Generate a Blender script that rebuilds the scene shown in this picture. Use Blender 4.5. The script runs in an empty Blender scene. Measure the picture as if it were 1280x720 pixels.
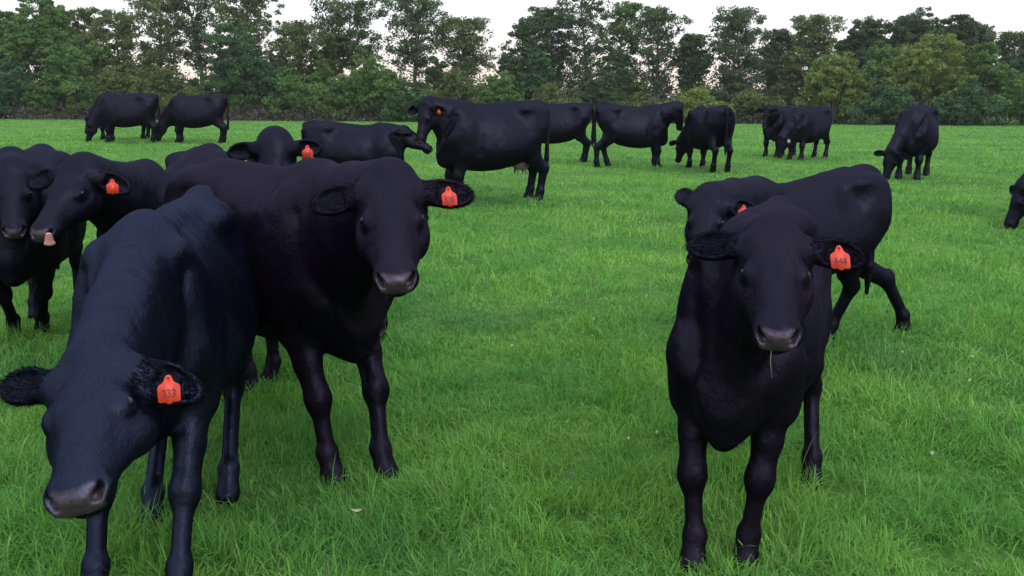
import bpy, math, random
import numpy as np
from mathutils import Vector, Matrix, Euler, noise as mnoise

R = math.radians
sc = bpy.context.scene
COL = sc.collection

# ------------------------------------------------------------------ camera
CAM_H = 1.45
FPX = 1100.0                      # focal length in pixels of a 1280 wide frame
cam_d = bpy.data.cameras.new('camera')
cam_d.sensor_width = 36.0
cam_d.lens = 36.0 * FPX / 1280.0
cam_d.clip_start = 0.05
cam_d.clip_end = 3000.0
cam = bpy.data.objects.new('camera', cam_d)
COL.objects.link(cam)
PITCH = math.degrees(math.atan(228.0 / FPX))
CAM_M = Matrix.Translation((0, 0, CAM_H)) @ Matrix.Rotation(R(90 - PITCH), 4, 'X') @ Matrix.Rotation(R(0.35), 4, 'Z')
cam.matrix_world = CAM_M
sc.camera = cam

# ------------------------------------------------------------------ sky, sun, exposure
SUN_EL, SUN_AZ = 38.0, 150.0       # azimuth from north (+Y) clockwise
w = bpy.data.worlds.new('World')
sc.world = w
w.use_nodes = True
nt = w.node_tree
nt.nodes.clear()
n_out = nt.nodes.new('ShaderNodeOutputWorld')
n_bg = nt.nodes.new('ShaderNodeBackground')
n_bg.inputs['Strength'].default_value = 0.1
n_sky = nt.nodes.new('ShaderNodeTexSky')
n_sky.sky_type = 'NISHITA'
n_sky.sun_disc = False
n_sky.sun_elevation = R(SUN_EL)
n_sky.sun_rotation = R(SUN_AZ)
n_tc = nt.nodes.new('ShaderNodeTexCoord')
n_sep = nt.nodes.new('ShaderNodeSeparateXYZ')
nt.links.new(n_tc.outputs['Generated'], n_sep.inputs[0])
n_ramp = nt.nodes.new('ShaderNodeValToRGB')      # thin even cloud: warm at the horizon, brighter and cooler overhead
e = n_ramp.color_ramp.elements
e[0].position = 0.0; e[0].color = (1.0, 0.76, 0.64, 1)
e[1].position = 1.0; e[1].color = (0.86, 0.93, 1.0, 1)
m = n_ramp.color_ramp.elements.new(0.085); m.color = (0.97, 0.92, 0.95, 1)
nt.links.new(n_sep.outputs['Z'], n_ramp.inputs[0])
n_noise = nt.nodes.new('ShaderNodeTexNoise')
n_noise.inputs['Scale'].default_value = 2.2
n_noise.inputs['Detail'].default_value = 5.0
n_noise.inputs['Roughness'].default_value = 0.45
n_map = nt.nodes.new('ShaderNodeMapping')
n_map.inputs['Scale'].default_value = (1, 1, 3.5)
nt.links.new(n_tc.outputs['Generated'], n_map.inputs[0])
nt.links.new(n_map.outputs[0], n_noise.inputs['Vector'])
n_mr = nt.nodes.new('ShaderNodeMapRange')
n_mr.inputs['From Min'].default_value = 0.3; n_mr.inputs['From Max'].default_value = 0.7
n_mr.inputs['To Min'].default_value = 8.6; n_mr.inputs['To Max'].default_value = 9.6
nt.links.new(n_noise.outputs['Fac'], n_mr.inputs['Value'])
n_el = nt.nodes.new('ShaderNodeMath'); n_el.operation = 'MULTIPLY_ADD'; n_el.use_clamp = False
n_el.inputs[1].default_value = 1.1; n_el.inputs[2].default_value = 0.66   # overcast: zenith brighter than horizon
n_mx0 = nt.nodes.new('ShaderNodeMath'); n_mx0.operation = 'MAXIMUM'; n_mx0.inputs[1].default_value = 0.0
nt.links.new(n_sep.outputs['Z'], n_mx0.inputs[0])
nt.links.new(n_mx0.outputs[0], n_el.inputs[0])
n_mul = nt.nodes.new('ShaderNodeMath'); n_mul.operation = 'MULTIPLY'
nt.links.new(n_mr.outputs[0], n_mul.inputs[0]); nt.links.new(n_el.outputs[0], n_mul.inputs[1])
n_sc = nt.nodes.new('ShaderNodeVectorMath'); n_sc.operation = 'SCALE'
nt.links.new(n_ramp.outputs[0], n_sc.inputs[0]); nt.links.new(n_mul.outputs[0], n_sc.inputs['Scale'])
n_mix = nt.nodes.new('ShaderNodeMix'); n_mix.data_type = 'RGBA'
n_mix.inputs['Factor'].default_value = 0.80
nt.links.new(n_sky.outputs[0], n_mix.inputs['A']); nt.links.new(n_sc.outputs[0], n_mix.inputs['B'])
nt.links.new(n_mix.outputs['Result'], n_bg.inputs['Color'])
nt.links.new(n_bg.outputs[0], n_out.inputs['Surface'])

sun_d = bpy.data.lights.new('sun', 'SUN')
sun_d.energy = 0.5
sun_d.angle = R(30)
sun_d.color = (1.0, 0.95, 0.9)
sun = bpy.data.objects.new('sun', sun_d)
COL.objects.link(sun)
az = R(SUN_AZ)
sd = Vector((math.sin(az) * math.cos(R(SUN_EL)), math.cos(az) * math.cos(R(SUN_EL)), math.sin(R(SUN_EL))))
sun.rotation_euler = sd.to_track_quat('Z', 'Y').to_euler()
sun.location = (0, -5, 20)

sc.view_settings.view_transform = 'Standard'
sc.view_settings.look = 'None'
sc.view_settings.gamma = 1.0
sc.view_settings.use_curve_mapping = False
sc.view_settings.exposure = 0.85
sc.cycles.max_bounces = 6
sc.cycles.diffuse_bounces = 3
sc.cycles.glossy_bounces = 2
sc.cycles.transmission_bounces = 3
sc.cycles.volume_bounces = 1

# ------------------------------------------------------------------ helpers
def tag(o, label=None, cat=None, group=None, kind=None):
    if label: o['label'] = label
    if cat: o['category'] = cat
    if group: o['group'] = group
    if kind: o['kind'] = kind
    return o

def ray(px, py):
    d = Vector(((px - 640) / FPX, (360 - py) / FPX, -1.0))
    return (CAM_M.to_3x3() @ d).normalized()

def P(px, py, Y):
    d = ray(px, py)
    return np.array(Vector((0, 0, CAM_H)) + d * (Y / d.y))

def ground(x, y):
    """height of the pasture"""
    x = np.asarray(x, float); y = np.asarray(y, float)
    s = np.clip((y - 6) / 10, 0, 1); s = s * s * (3 - 2 * s)
    z = 0.12 * s + 0.24 * np.exp(-(((x + 11) / 9) ** 2 + ((y - 27) / 9) ** 2))
    f = np.clip((y - 32) / 50, 0, 1)
    z = z - 0.22 * f * f * (3 - 2 * f)
    z = z + 0.018 * np.sin(x * 0.9 + 0.4 * y) * np.sin(y * 0.7 + 1.3) + 0.012 * np.sin(x * 2.3 + 1.0) * np.sin(y * 1.9 + x)
    return z

def G(px, py):
    d = ray(px, py); t = 1.0
    lo, hi = 0.5, 400.0
    for _ in range(50):
        m = 0.5 * (lo + hi); p = Vector((0, 0, CAM_H)) + d * m
        if p.z > float(ground(p.x, p.y)): lo = m
        else: hi = m
    return np.array(Vector((0, 0, CAM_H)) + d * lo)

def np_mesh(name, V, faces_idx, sizes):
    """mesh from flat arrays"""
    me = bpy.data.meshes.new(name)
    V = np.ascontiguousarray(V, np.float32)
    me.vertices.add(len(V)); me.vertices.foreach_set('co', V.ravel())
    li = np.ascontiguousarray(faces_idx, np.int32).ravel()
    sizes = np.asarray(sizes, np.int32)
    me.loops.add(len(li)); me.loops.foreach_set('vertex_index', li)
    me.polygons.add(len(sizes))
    st = np.concatenate(([0], np.cumsum(sizes)[:-1])).astype(np.int32)
    me.polygons.foreach_set('loop_start', st)
    me.update(calc_edges=True)
    return me

def link(name, me, mat=None, parent=None, smooth=True):
    o = bpy.data.objects.new(name, me)
    COL.objects.link(o)
    if mat is not None: me.materials.append(mat)
    if smooth: me.polygons.foreach_set('use_smooth', np.ones(len(me.polygons), bool))
    if parent is not None: o.parent = parent
    return o

def attr_f(me, name, vals):
    a = me.attributes.new(name, 'FLOAT', 'POINT'); a.data.foreach_set('value', np.ascontiguousarray(vals, np.float32))

def attr_c(me, name, vals):
    a = me.attributes.new(name, 'FLOAT_COLOR', 'POINT')
    c = np.ones((len(vals), 4), np.float32); c[:, :3] = vals
    a.data.foreach_set('color', c.ravel())

# ------------------------------------------------------------------ materials
class NT:
    def __init__(s, name):
        s.m = bpy.data.materials.new(name); s.m.use_nodes = True
        s.t = s.m.node_tree; s.t.nodes.clear()
        s.out = s.t.nodes.new('ShaderNodeOutputMaterial')
    def n(s, typ, **kw):
        nd = s.t.nodes.new(typ)
        for k, v in kw.items():
            if k in nd.inputs: nd.inputs[k].default_value = v
            else: setattr(nd, k, v)
        return nd
    def l(s, a, b): s.t.links.new(a, b)
    def ramp(s, src, stops):
        r = s.n('ShaderNodeValToRGB'); s.l(src, r.inputs[0])
        el = r.color_ramp.elements
        while len(el) < len(stops): el.new(0.5)
        for i, (p, c) in enumerate(stops): el[i].position = p; el[i].color = (*c, 1)
        return r

def P_bsdf(nt, **kw):
    b = nt.n('ShaderNodeBsdfPrincipled')
    for k, v in kw.items():
        key = k.replace('_', ' ')
        b.inputs[key].default_value = v
    nt.l(b.outputs[0], nt.out.inputs['Surface'])
    return b

def mat_coat(name, base, warm, gloss=0.020, tint=(0.62, 0.66, 1.0), rim=0.035):
    t = NT(name)
    tc = t.n('ShaderNodeTexCoord')
    big = t.n('ShaderNodeTexNoise', Scale=4.0, Detail=4.0)
    t.l(tc.outputs['Object'], big.inputs['Vector'])
    r = t.ramp(big.outputs['Fac'], [(0.35, base), (0.7, warm)])
    nose = t.n('ShaderNodeAttribute', attribute_name='nose')
    nn = t.n('ShaderNodeTexNoise', Scale=60.0, Detail=2.0)
    t.l(tc.outputs['Object'], nn.inputs['Vector'])
    nr = t.ramp(nn.outputs['Fac'], [(0.3, (0.030, 0.022, 0.028)), (0.7, (0.062, 0.046, 0.055))])
    mx = t.n('ShaderNodeMix', data_type='RGBA')
    t.l(nose.outputs['Fac'], mx.inputs['Factor']); t.l(r.outputs[0], mx.inputs['A']); t.l(nr.outputs[0], mx.inputs['B'])
    # short hair: fine noise stretched along the body, plus soft folds of hide
    mp = t.n('ShaderNodeMapping'); mp.inputs['Scale'].default_value = (0.35, 1.0, 0.55)
    t.l(tc.outputs['Object'], mp.inputs[0])
    fine = t.n('ShaderNodeTexNoise', Scale=170.0, Detail=3.0, Roughness=0.6)
    t.l(mp.outputs[0], fine.inputs['Vector'])
    mid = t.n('ShaderNodeTexNoise', Scale=8.0, Detail=4.0)
    t.l(tc.outputs['Object'], mid.inputs['Vector'])
    b1 = t.n('ShaderNodeBump', Strength=0.35, Distance=0.004); t.l(fine.outputs['Fac'], b1.inputs['Height'])
    b2 = t.n('ShaderNodeBump', Strength=0.55, Distance=0.03); t.l(mid.outputs['Fac'], b2.inputs['Height'])
    t.l(b1.outputs[0], b2.inputs['Normal'])
    df = t.n('ShaderNodeBsdfDiffuse'); t.l(mx.outputs['Result'], df.inputs['Color']); t.l(b2.outputs[0], df.inputs['Normal'])
    gl = t.n('ShaderNodeBsdfGlossy'); gl.inputs['Color'].default_value = (*tint, 1); t.l(b2.outputs[0], gl.inputs['Normal'])
    mr = t.n('ShaderNodeMapRange'); mr.inputs['To Min'].default_value = 0.37; mr.inputs['To Max'].default_value = 0.30
    t.l(nose.outputs['Fac'], mr.inputs['Value']); t.l(mr.outputs[0], gl.inputs['Roughness'])
    lw = t.n('ShaderNodeLayerWeight', Blend=0.35)
    pw = t.n('ShaderNodeMath', operation='POWER'); t.l(lw.outputs['Facing'], pw.inputs[0]); pw.inputs[1].default_value = 2.5
    ma = t.n('ShaderNodeMath', operation='MULTIPLY_ADD'); t.l(pw.outputs[0], ma.inputs[0]); ma.inputs[1].default_value = rim
    ng = t.n('ShaderNodeMapRange'); ng.inputs['To Min'].default_value = gloss; ng.inputs['To Max'].default_value = 0.055
    t.l(nose.outputs['Fac'], ng.inputs['Value']); t.l(ng.outputs[0], ma.inputs[2])
    ms = t.n('ShaderNodeMixShader'); t.l(ma.outputs[0], ms.inputs[0]); t.l(df.outputs[0], ms.inputs[1]); t.l(gl.outputs[0], ms.inputs[2])
    t.l(ms.outputs[0], t.out.inputs['Surface'])
    return t.m

M_COAT = mat_coat('black_coat', (0.0019, 0.0019, 0.0052), (0.0034, 0.0026, 0.0060), 0.016)
M_COAT_SKY_SHEEN = mat_coat('black_coat_sky_sheen', (0.0016, 0.0021, 0.0058), (0.0024, 0.0027, 0.0062), 0.027, (0.46, 0.58, 1.0), 0.045)  # black coat with the sky's bluish sheen painted into base and gloss colours
M_COAT_WARM = mat_coat('black_coat_brownish', (0.0024, 0.0019, 0.0048), (0.0062, 0.0040, 0.0078), 0.014, (0.66, 0.62, 1.0))
M_HAIR = mat_coat('black_hair', (0.0012, 0.0012, 0.0028), (0.0026, 0.0022, 0.0042), 0.005, (0.6, 0.65, 1.0), 0.01)

def mat_simple(name, col, rough=0.5, spec=0.5, sss=0.0):
    t = NT(name)
    b = P_bsdf(t, Roughness=rough)
    b.inputs['Specular IOR Level'].default_value = spec
    nz = t.n('ShaderNodeTexNoise', Scale=30.0, Detail=3.0)
    tc = t.n('ShaderNodeTexCoord'); t.l(tc.outputs['Object'], nz.inputs['Vector'])
    r = t.ramp(nz.outputs['Fac'], [(0.3, tuple(c * 0.82 for c in col)), (0.7, tuple(min(1, c * 1.12) for c in col))])
    t.l(r.outputs[0], b.inputs['Base Color'])
    return t.m
M_EYE = mat_simple('eye', (0.003, 0.0025, 0.003), 0.12, 0.35)
M_TAG = mat_simple('orange_tag_plastic', (0.62, 0.048, 0.022), 0.4)
M_TAGW = mat_simple('white_tag_plastic', (0.6, 0.5, 0.52), 0.4)
M_INK = mat_simple('tag_ink', (0.05, 0.015, 0.015), 0.6)
M_TONGUE = mat_simple('tongue', (0.50, 0.24, 0.26), 0.3)
M_UDDER = mat_simple('udder', (0.17, 0.135, 0.15), 0.55)
M_HOOF = mat_simple('hoof', (0.02, 0.018, 0.02), 0.45)

# ------------------------------------------------------------------ implicit surface modelling
def axis(lo, hi, coarse, fines):
    """rectilinear axis, finer inside the given intervals"""
    out = [lo]
    while out[-1] < hi:
        x = out[-1]; st = coarse
        for (a, b, f) in fines:
            if a - 1e-6 <= x <= b: st = min(st, f)
            elif x < a: st = min(st, max(f, (a - x) * 0.5 + f))
        out.append(x + st)
    return np.array(out, np.float32)

class Field:
    def __init__(s, xs, ys, zs):
        s.ax = (xs, ys, zs)
        s.F = np.full((len(xs), len(ys), len(zs)), 0.4, np.float32)
    def apply(s, lo, hi, fn, k=0.02, sub=False):
        sl = []
        for a, l, h in zip(s.ax, lo, hi):
            i0 = max(0, int(np.searchsorted(a, l - k)) - 3); i1 = min(len(a), int(np.searchsorted(a, h + k)) + 3)
            if i1 <= i0: return
            sl.append(slice(i0, i1))
        X = s.ax[0][sl[0]][:, None, None]; Y = s.ax[1][sl[1]][None, :, None]; Z = s.ax[2][sl[2]][None, None, :]
        d = fn(X, Y, Z)
        b = s.F[sl[0], sl[1], sl[2]]
        if sub:
            a_, b_ = -d, b
            h = np.maximum(k - np.abs(a_ - b_), 0) / k
            s.F[sl[0], sl[1], sl[2]] = np.maximum(a_, b_) + h * h * k * 0.25
        else:
            h = np.maximum(k - np.abs(d - b), 0) / k
            s.F[sl[0], sl[1], sl[2]] = np.minimum(d, b) - h * h * k * 0.25
    def ecap(s, a, b, ra, rb, k=0.02, side=(0, 1, 0), sub=False):
        """capsule with elliptical sections; ra/rb = (across, along side)"""
        a = np.array(a, float); b = np.array(b, float)
        ra = (ra, ra) if np.isscalar(ra) else ra
        rb = (rb, rb) if np.isscalar(rb) else rb
        ab = b - a; Ln = max(np.linalg.norm(ab), 1e-6); u = ab / Ln
        sd_ = np.array(side, float); sd_ = sd_ - u * sd_.dot(u)
        if np.linalg.norm(sd_) < 1e-3: sd_ = np.array((0, 1, 0.01)); sd_ = sd_ - u * sd_.dot(u)
        sd_ /= np.linalg.norm(sd_); v = np.cross(u, sd_)
        mx = max(*ra, *rb)
        def fn(X, Y, Z):
            x, y, z = X - a[0], Y - a[1], Z - a[2]
            pu = x * u[0] + y * u[1] + z * u[2]
            t = np.clip(pu / Ln, 0, 1)
            qu = pu - t * Ln
            qs = x * sd_[0] + y * sd_[1] + z * sd_[2]
            qv = x * v[0] + y * v[1] + z * v[2]
            rv = ra[0] + (rb[0] - ra[0]) * t; rs = ra[1] + (rb[1] - ra[1]) * t
            ru = np.minimum(rv, rs)
            r = np.sqrt(qu * qu + qs * qs + qv * qv) + 1e-7
            N = np.sqrt((qu / ru) ** 2 + (qs / rs) ** 2 + (qv / rv) ** 2) + 1e-7
            return (r * (1 - 1 / np.maximum(N, 0.15))).astype(np.float32)
        s.apply(np.minimum(a, b) - mx, np.maximum(a, b) + mx, fn, k, sub)
    def ell(s, c, r, k=0.02, fr=None, sub=False):
        """ellipsoid; fr = 3x3 rows are its axes"""
        c = np.array(c, float); fr = np.eye(3) if fr is None else np.array(fr, float)
        r = np.array(r, float); mx = r.max()
        def fn(X, Y, Z):
            x, y, z = X - c[0], Y - c[1], Z - c[2]
            q = [x * fr[i][0] + y * fr[i][1] + z * fr[i][2] for i in range(3)]
            rr = np.sqrt(q[0] ** 2 + q[1] ** 2 + q[2] ** 2) + 1e-7
            N = np.sqrt((q[0] / r[0]) ** 2 + (q[1] / r[1]) ** 2 + (q[2] / r[2]) ** 2) + 1e-7
            return (rr * (1 - 1 / np.maximum(N, 0.15))).astype(np.float32)
        s.apply(c - mx, c + mx, fn, k, sub)
    def loft(s, st, k, fr=None, o=(0, 0, 0), L=1.0, n=2.3, taper=0.15, bend=0.0):
        """st rows: (x, top, bottom, halfwidth) along frame axis 0; axis1 = side, axis2 = up"""
        fr = np.eye(3) if fr is None else np.array(fr, float); o = np.array(o, float)
        st = np.array(st, float)
        xs = np.linspace(st[0, 0], st[-1, 0], 160)
        ker = np.hanning(21); ker /= ker.sum()
        cols = []
        for c in (1, 2, 3):
            v = np.interp(xs, st[:, 0], st[:, c]); v = np.convolve(np.pad(v, 10, mode='edge'), ker, 'valid'); cols.append(v)
        top, bot, wd = cols
        x0, x1 = xs[0], xs[-1]
        pts = []
        for xx in (x0, x1):
            for yy in (-wd.max(), wd.max()):
                for zz in (bot.min(), top.max()):
                    pts.append(o + L * (fr[0] * xx + fr[1] * yy + fr[2] * zz))
        pts = np.array(pts)
        def fn(X, Y, Z):
            x, y, z = X - o[0], Y - o[1], Z - o[2]
            q = [(x * fr[i][0] + y * fr[i][1] + z * fr[i][2]) / L for i in range(3)]
            qx = np.clip(q[0], x0, x1); ex = q[0] - qx
            T = np.interp(qx, xs, top); B = np.interp(qx, xs, bot); W = np.interp(qx, xs, wd)
            h = (T - B) / 2; zc = (T + B) / 2
            zz = q[2] - zc
            W = W * (1 - taper * np.clip(zz / h, -1.2, 1.2) - 0.04)
            yy = np.abs(q[1])
            r = np.sqrt(yy * yy + zz * zz) + 1e-6
            N = ((yy / W) ** n + (np.abs(zz) / h) ** n) ** (1 / n) + 1e-6
            d = r * (1 - 1 / np.maximum(N, 0.15))
            d = np.where(ex != 0, np.sqrt(np.maximum(d, 0) ** 2 + ex ** 2), d)
            return (d * L).astype(np.float32)
        s.apply(pts.min(0), pts.max(0), fn, k)
    def mesh(s):
        F = s.F; ax = s.ax
        S = F < 0
        c = np.zeros(np.array(F.shape) - 1, np.int8)
        for i in (0, 1):
            for j in (0, 1):
                for k in (0, 1):
                    c += S[i:F.shape[0] - 1 + i, j:F.shape[1] - 1 + j, k:F.shape[2] - 1 + k]
        act = (c > 0) & (c < 8)
        I = np.array(np.nonzero(act))
        n = I.shape[1]
        idx = np.full(act.shape, -1, np.int64); idx[act] = np.arange(n)
        pos = np.zeros((n, 3)); cnt = np.zeros(n)
        for axi in range(3):
            o1, o2 = [a for a in range(3) if a != axi]
            for p in (0, 1):
                for q in (0, 1):
                    A = I.copy(); A[o1] += p; A[o2] += q
                    B = A.copy(); B[axi] += 1
                    f0 = F[A[0], A[1], A[2]].astype(float); f1 = F[B[0], B[1], B[2]].astype(float)
                    m_ = (f0 < 0) != (f1 < 0)
                    t = np.where(m_, f0 / np.where(m_, f0 - f1, 1), 0)
                    for d in range(3):
                        v = ax[d][A[d]].astype(float)
                        if d == axi: v = v + t * (ax[d][B[d]] - ax[d][A[d]])
                        pos[:, d] += np.where(m_, v, 0)
                    cnt += m_
        pos /= cnt[:, None]
        faces = []
        for axi in range(3):
            o1, o2 = [(1, 2), (2, 0), (0, 1)][axi]
            s0 = [slice(None)] * 3; s1 = [slice(None)] * 3
            s0[axi] = slice(0, -1); s1[axi] = slice(1, None)
            a = S[tuple(s0)]; b = S[tuple(s1)]
            E = np.array(np.nonzero(a != b))
            ok = (E[o1] > 0) & (E[o2] > 0) & (E[o1] < F.shape[o1] - 1) & (E[o2] < F.shape[o2] - 1)
            E = E[:, ok]
            inside = a[E[0], E[1], E[2]]
            q = []
            for (d1, d2) in ((1, 1), (0, 1), (0, 0), (1, 0)):
                C = E.copy(); C[o1] -= d1; C[o2] -= d2
                q.append(idx[C[0], C[1], C[2]])
            q = np.stack(q, 1)
            q[~inside] = q[~inside][:, ::-1]
            faces.append(q)
        faces = np.concatenate(faces)
        # keep the vertices in use, then one light relaxation
        for lam in (0.5, -0.52):
            acc = np.zeros_like(pos); cn = np.zeros(n)
            for k in range(4):
                a, b = faces[:, k], faces[:, (k + 1) % 4]
                for d in range(3):
                    acc[:, d] += np.bincount(a, pos[b, d], n) + np.bincount(b, pos[a, d], n)
                cn += np.bincount(a, minlength=n) + np.bincount(b, minlength=n)
            pos = pos + lam * (acc / np.maximum(cn, 1)[:, None] - pos)
        return pos, faces

# ------------------------------------------------------------------ cattle
HEAD_ST = [(-0.14, -0.09, -0.24, 0.09), (-0.06, -0.015, -0.32, 0.165), (0.05, 0.03, -0.38, 0.205), (0.18, 0.05, -0.43, 0.225),
           (0.33, 0.045, -0.445, 0.232), (0.46, 0.025, -0.42, 0.212), (0.60, 0.00, -0.355, 0.172), (0.75, -0.015, -0.29, 0.134),
           (0.88, -0.035, -0.265, 0.128), (0.965, -0.07, -0.25, 0.118), (1.0, -0.12, -0.21, 0.085)]

def unit(v):
    v = np.array(v, float); return v / (np.linalg.norm(v) + 1e-9)

def number_mesh(txt, size):
    cu = bpy.data.curves.new('number', 'FONT'); cu.body = txt; cu.size = size
    cu.align_x = 'CENTER'; cu.align_y = 'CENTER'; cu.offset = 0.0; cu.extrude = 0.0006; cu.resolution_u = 2
    ob = bpy.data.objects.new('number', cu); COL.objects.link(ob)
    dg = bpy.context.evaluated_depsgraph_get()
    me = bpy.data.meshes.new_from_object(ob.evaluated_get(dg))
    bpy.data.objects.remove(ob); bpy.data.curves.remove(cu)
    return me

def cow(label, pos, head_deg, H, voxel, hvoxel, poll=None, pitch=55, yaw=0, roll=0, headL=0.37, tongue_scale=0.72, feet=None, bulk=1.0, belly=0.0,
        tagtxt=None, tagear=1, ears=((0, 0), (0, 0)), mat=None, group='cattle', tail=True, neckup=0.0, category='cow', head_world=None,
        udder=False, tongue=False, hump=0.0, tagcol=None, tag_size=1.0, neckw=1.0, chest=1.0, tail_swing=0.0, z0=None, headw=1.0, tagoff=(0.52, 0.0), drop=0.0, lt=1.0, tap=0.27, hipw=1.0, hair=0, th=0.0):
    """pos: world xy of the body centre. head_deg: heading. ears: (back sweep, droop) in degrees for left and right"""
    mat = mat or M_COAT
    a = R(head_deg)
    ux = np.array((math.cos(a), math.sin(a), 0)); uy = np.array((-math.sin(a), math.cos(a), 0))
    gz = float(ground(pos[0], pos[1])) if z0 is None else z0
    org = np.array((pos[0], pos[1], gz))
    def loc(p):
        d = np.array(p, float) - org
        return np.array((d.dot(ux), d.dot(uy), d[2])) / H
    # head frame, local
    if head_world is not None:
        pw, nw = head_world                       # poll (3d), nose target given as pixel ray towards the viewer
        L = headL * H
        d = np.array(ray(*nw)); c0 = np.array((0, 0, CAM_H)) - pw
        bq = d.dot(c0); cq = c0.dot(c0) - L * L; disc = bq * bq - cq
        t = -bq - math.sqrt(disc) if disc > 0 else -bq
        nose = np.array((0, 0, CAM_H)) + d * t
        poll = loc(pw); f = unit(loc(nose) - poll)
    else:
        yr, pr = R(yaw), R(pitch)
        f = np.array((math.cos(pr) * math.cos(yr), math.cos(pr) * math.sin(yr), -math.sin(pr)))
    poll = np.array(poll, float)
    up = np.array((0, 0, 1.0))
    if abs(f[2]) > 0.97: up = np.array((1.0, 0, 0)) * (1 if f[2] < 0 else -1) + np.array((0, 0, .2))
    s_ = unit(np.cross(up, f)); u_ = np.cross(f, s_)
    rr = R(roll)
    s_, u_ = s_ * math.cos(rr) + u_ * math.sin(rr), u_ * math.cos(rr) - s_ * math.sin(rr)
    L = headL
    HW = headw
    def hp(x, y, z): return poll + L * (f * x + s_ * y + u_ * z)
    fr = np.array((f, s_, u_))
    # ear frames
    EL = []
    for sgn, (back, droop) in zip((1, -1), ears):
        b_, dr = R(14 + back), R(8 + droop)
        # length direction: outwards, swept back from the face (-u) and drooping towards the nose (+f)
        ed = unit(s_ * sgn * math.cos(b_) * math.cos(dr) - u_ * math.sin(b_) + f * math.sin(dr))
        eo = unit(u_ * 0.86 + f * 0.42 - ed * (u_ * 0.86 + f * 0.42).dot(ed))      # opening direction
        ew = np.cross(eo, ed) * sgn
        base = hp(0.12, sgn * 0.175 * HW, -0.06)
        EL.append((base, ed, eo, ew))
    # bounds
    pts = [(-0.70, -0.30, -0.01), (0.62, 0.30, 1.06)]
    pts += list(hp(x, y, z) for x in (-0.15, 1.05) for y in (-0.3, 0.3) for z in (-0.5, 0.1))
    pts += [b + ed * 0.48 * L for (b, ed, _, _) in EL]
    legs = {'fl': (0.37, 0.115), 'fr': (0.37, -0.115), 'hl': (-0.50, 0.12), 'hr': (-0.50, -0.12)}
    FT = {}
    for kx, dflt in legs.items():
        q = (feet or {}).get(kx)
        if q is None: q = dflt
        elif len(q) == 3: q = tuple(loc(q)[:2])
        FT[kx] = q; pts.append((q[0] - .06, q[1] - .06, 0)); pts.append((q[0] + .08, q[1] + .06, 0))
    pts = np.array(pts, float); lo = pts.min(0) - 0.04; hi = pts.max(0) + 0.04
    lo[2] = -0.02
    hpts = np.array([hp(x, y, z) for x in (-0.1, 1.05) for y in (-0.27, 0.27) for z in (-0.48, 0.08)] + [b + ed * 0.46 * L for (b, ed, _, _) in EL])
    hl, hh = hpts.min(0) - 0.01, hpts.max(0) + 0.01
    vx = voxel / H; hv = hvoxel / H
    fld = Field(*[axis(lo[i], hi[i], vx, [(hl[i], hh[i], hv)]) for i in range(3)])
    # torso
    bl = belly
    st = [(-0.60, 0.925, 0.72, 0.06), (-0.56, 0.960, 0.66, 0.115), (-0.48, 0.975, 0.60, 0.165), (-0.38, 0.975, 0.50 - bl, 0.205), (-0.25, 0.965, 0.435 - bl, 0.235),
          (-0.05, 0.955, 0.395 - bl, 0.255), (0.12, 0.955, 0.385 - bl, 0.245), (0.27, 0.975, 0.39 - bl * .85, 0.210), (0.37, 0.985, 0.40 - bl * .7, 0.175 * chest),
          (0.46, 0.93, 0.42 - bl * .6, 0.14 * chest), (0.53, 0.82, 0.50, 0.08 * chest)]
    dz = lambda x: -drop * np.clip((x + 0.35) / 0.6, 0, 1)
    st = [(x, t_ + dz(x), b_, w_ * bulk) for x, t_, b_, w_ in st]
    fld.loft(st, 0.03, n=2.2, taper=tap)
    fld.ell((0.30, 0, 0.95 + hump - drop), (0.15, 0.045, 0.045), 0.10)                 # withers
    fld.ecap((0.47, 0, 0.50), (0.50, 0, 0.40), (0.03, 0.02), (0.022, 0.014), 0.05)
    fld.ell((0.45, 0, 0.49 - bl * .5), (0.10, 0.085 * chest, 0.11), 0.08)                # brisket
    fld.ecap((-0.35, 0, 0.955), (0.25, 0, 0.945 - drop), 0.028, 0.028, 0.06)          # spine
    fld.ell((-0.53, 0, 0.935 + th), (0.10, 0.05, 0.05), 0.10)                   # tail head
    for sg in (1, -1):
        y = sg
        fld.ell((0.33, y * 0.125 * bulk, 0.74 - drop), (0.12, 0.058, 0.20), 0.13, fr=np.array(((0.94, 0, -0.34), (0, 1, 0), (0.34, 0, 0.94))))   # shoulder blade
        fld.ell((0.43, y * 0.115 * chest, 0.62), (0.085, 0.06, 0.10), 0.06)      # point of shoulder
        fld.ell((-0.345, y * 0.140 * bulk * hipw, 0.905), (0.07, 0.045, 0.04), 0.12)  # hook bone
        fld.ell((-0.565, y * 0.078, 0.885), (0.045, 0.035, 0.045), 0.05)       # pin bone
        fld.ell((-0.435, y * 0.115 * hipw, 0.745), (0.145, 0.085, 0.20), 0.07, fr=np.array(((0.97, 0, 0.24), (0, 1, 0), (-0.24, 0, 0.97))))  # haunch
        fld.ecap((0.425, y * 0.150 * bulk, 0.86 - drop), (0.515, y * 0.105 * chest, 0.64), 0.014, 0.017, 0.08, sub=True)    # crease before the shoulder
        fld.ecap((0.20, y * 0.235 * bulk, 0.80), (0.215, y * 0.245 * bulk, 0.50), 0.014, 0.018, 0.08, sub=True)      # groove behind the shoulder
        fld.ell((-0.22, y * 0.215 * bulk, 0.865), (0.075, 0.035, 0.060), 0.10, sub=True)                         # hollow of the flank
        # fore leg
        fx, fy = FT['fl' if sg > 0 else 'fr']
        ox, oy = fx - 0.37, fy - sg * 0.115
        def J(x, yy, z, w): return (x + ox * w, sg * yy + oy * w, z)
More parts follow.
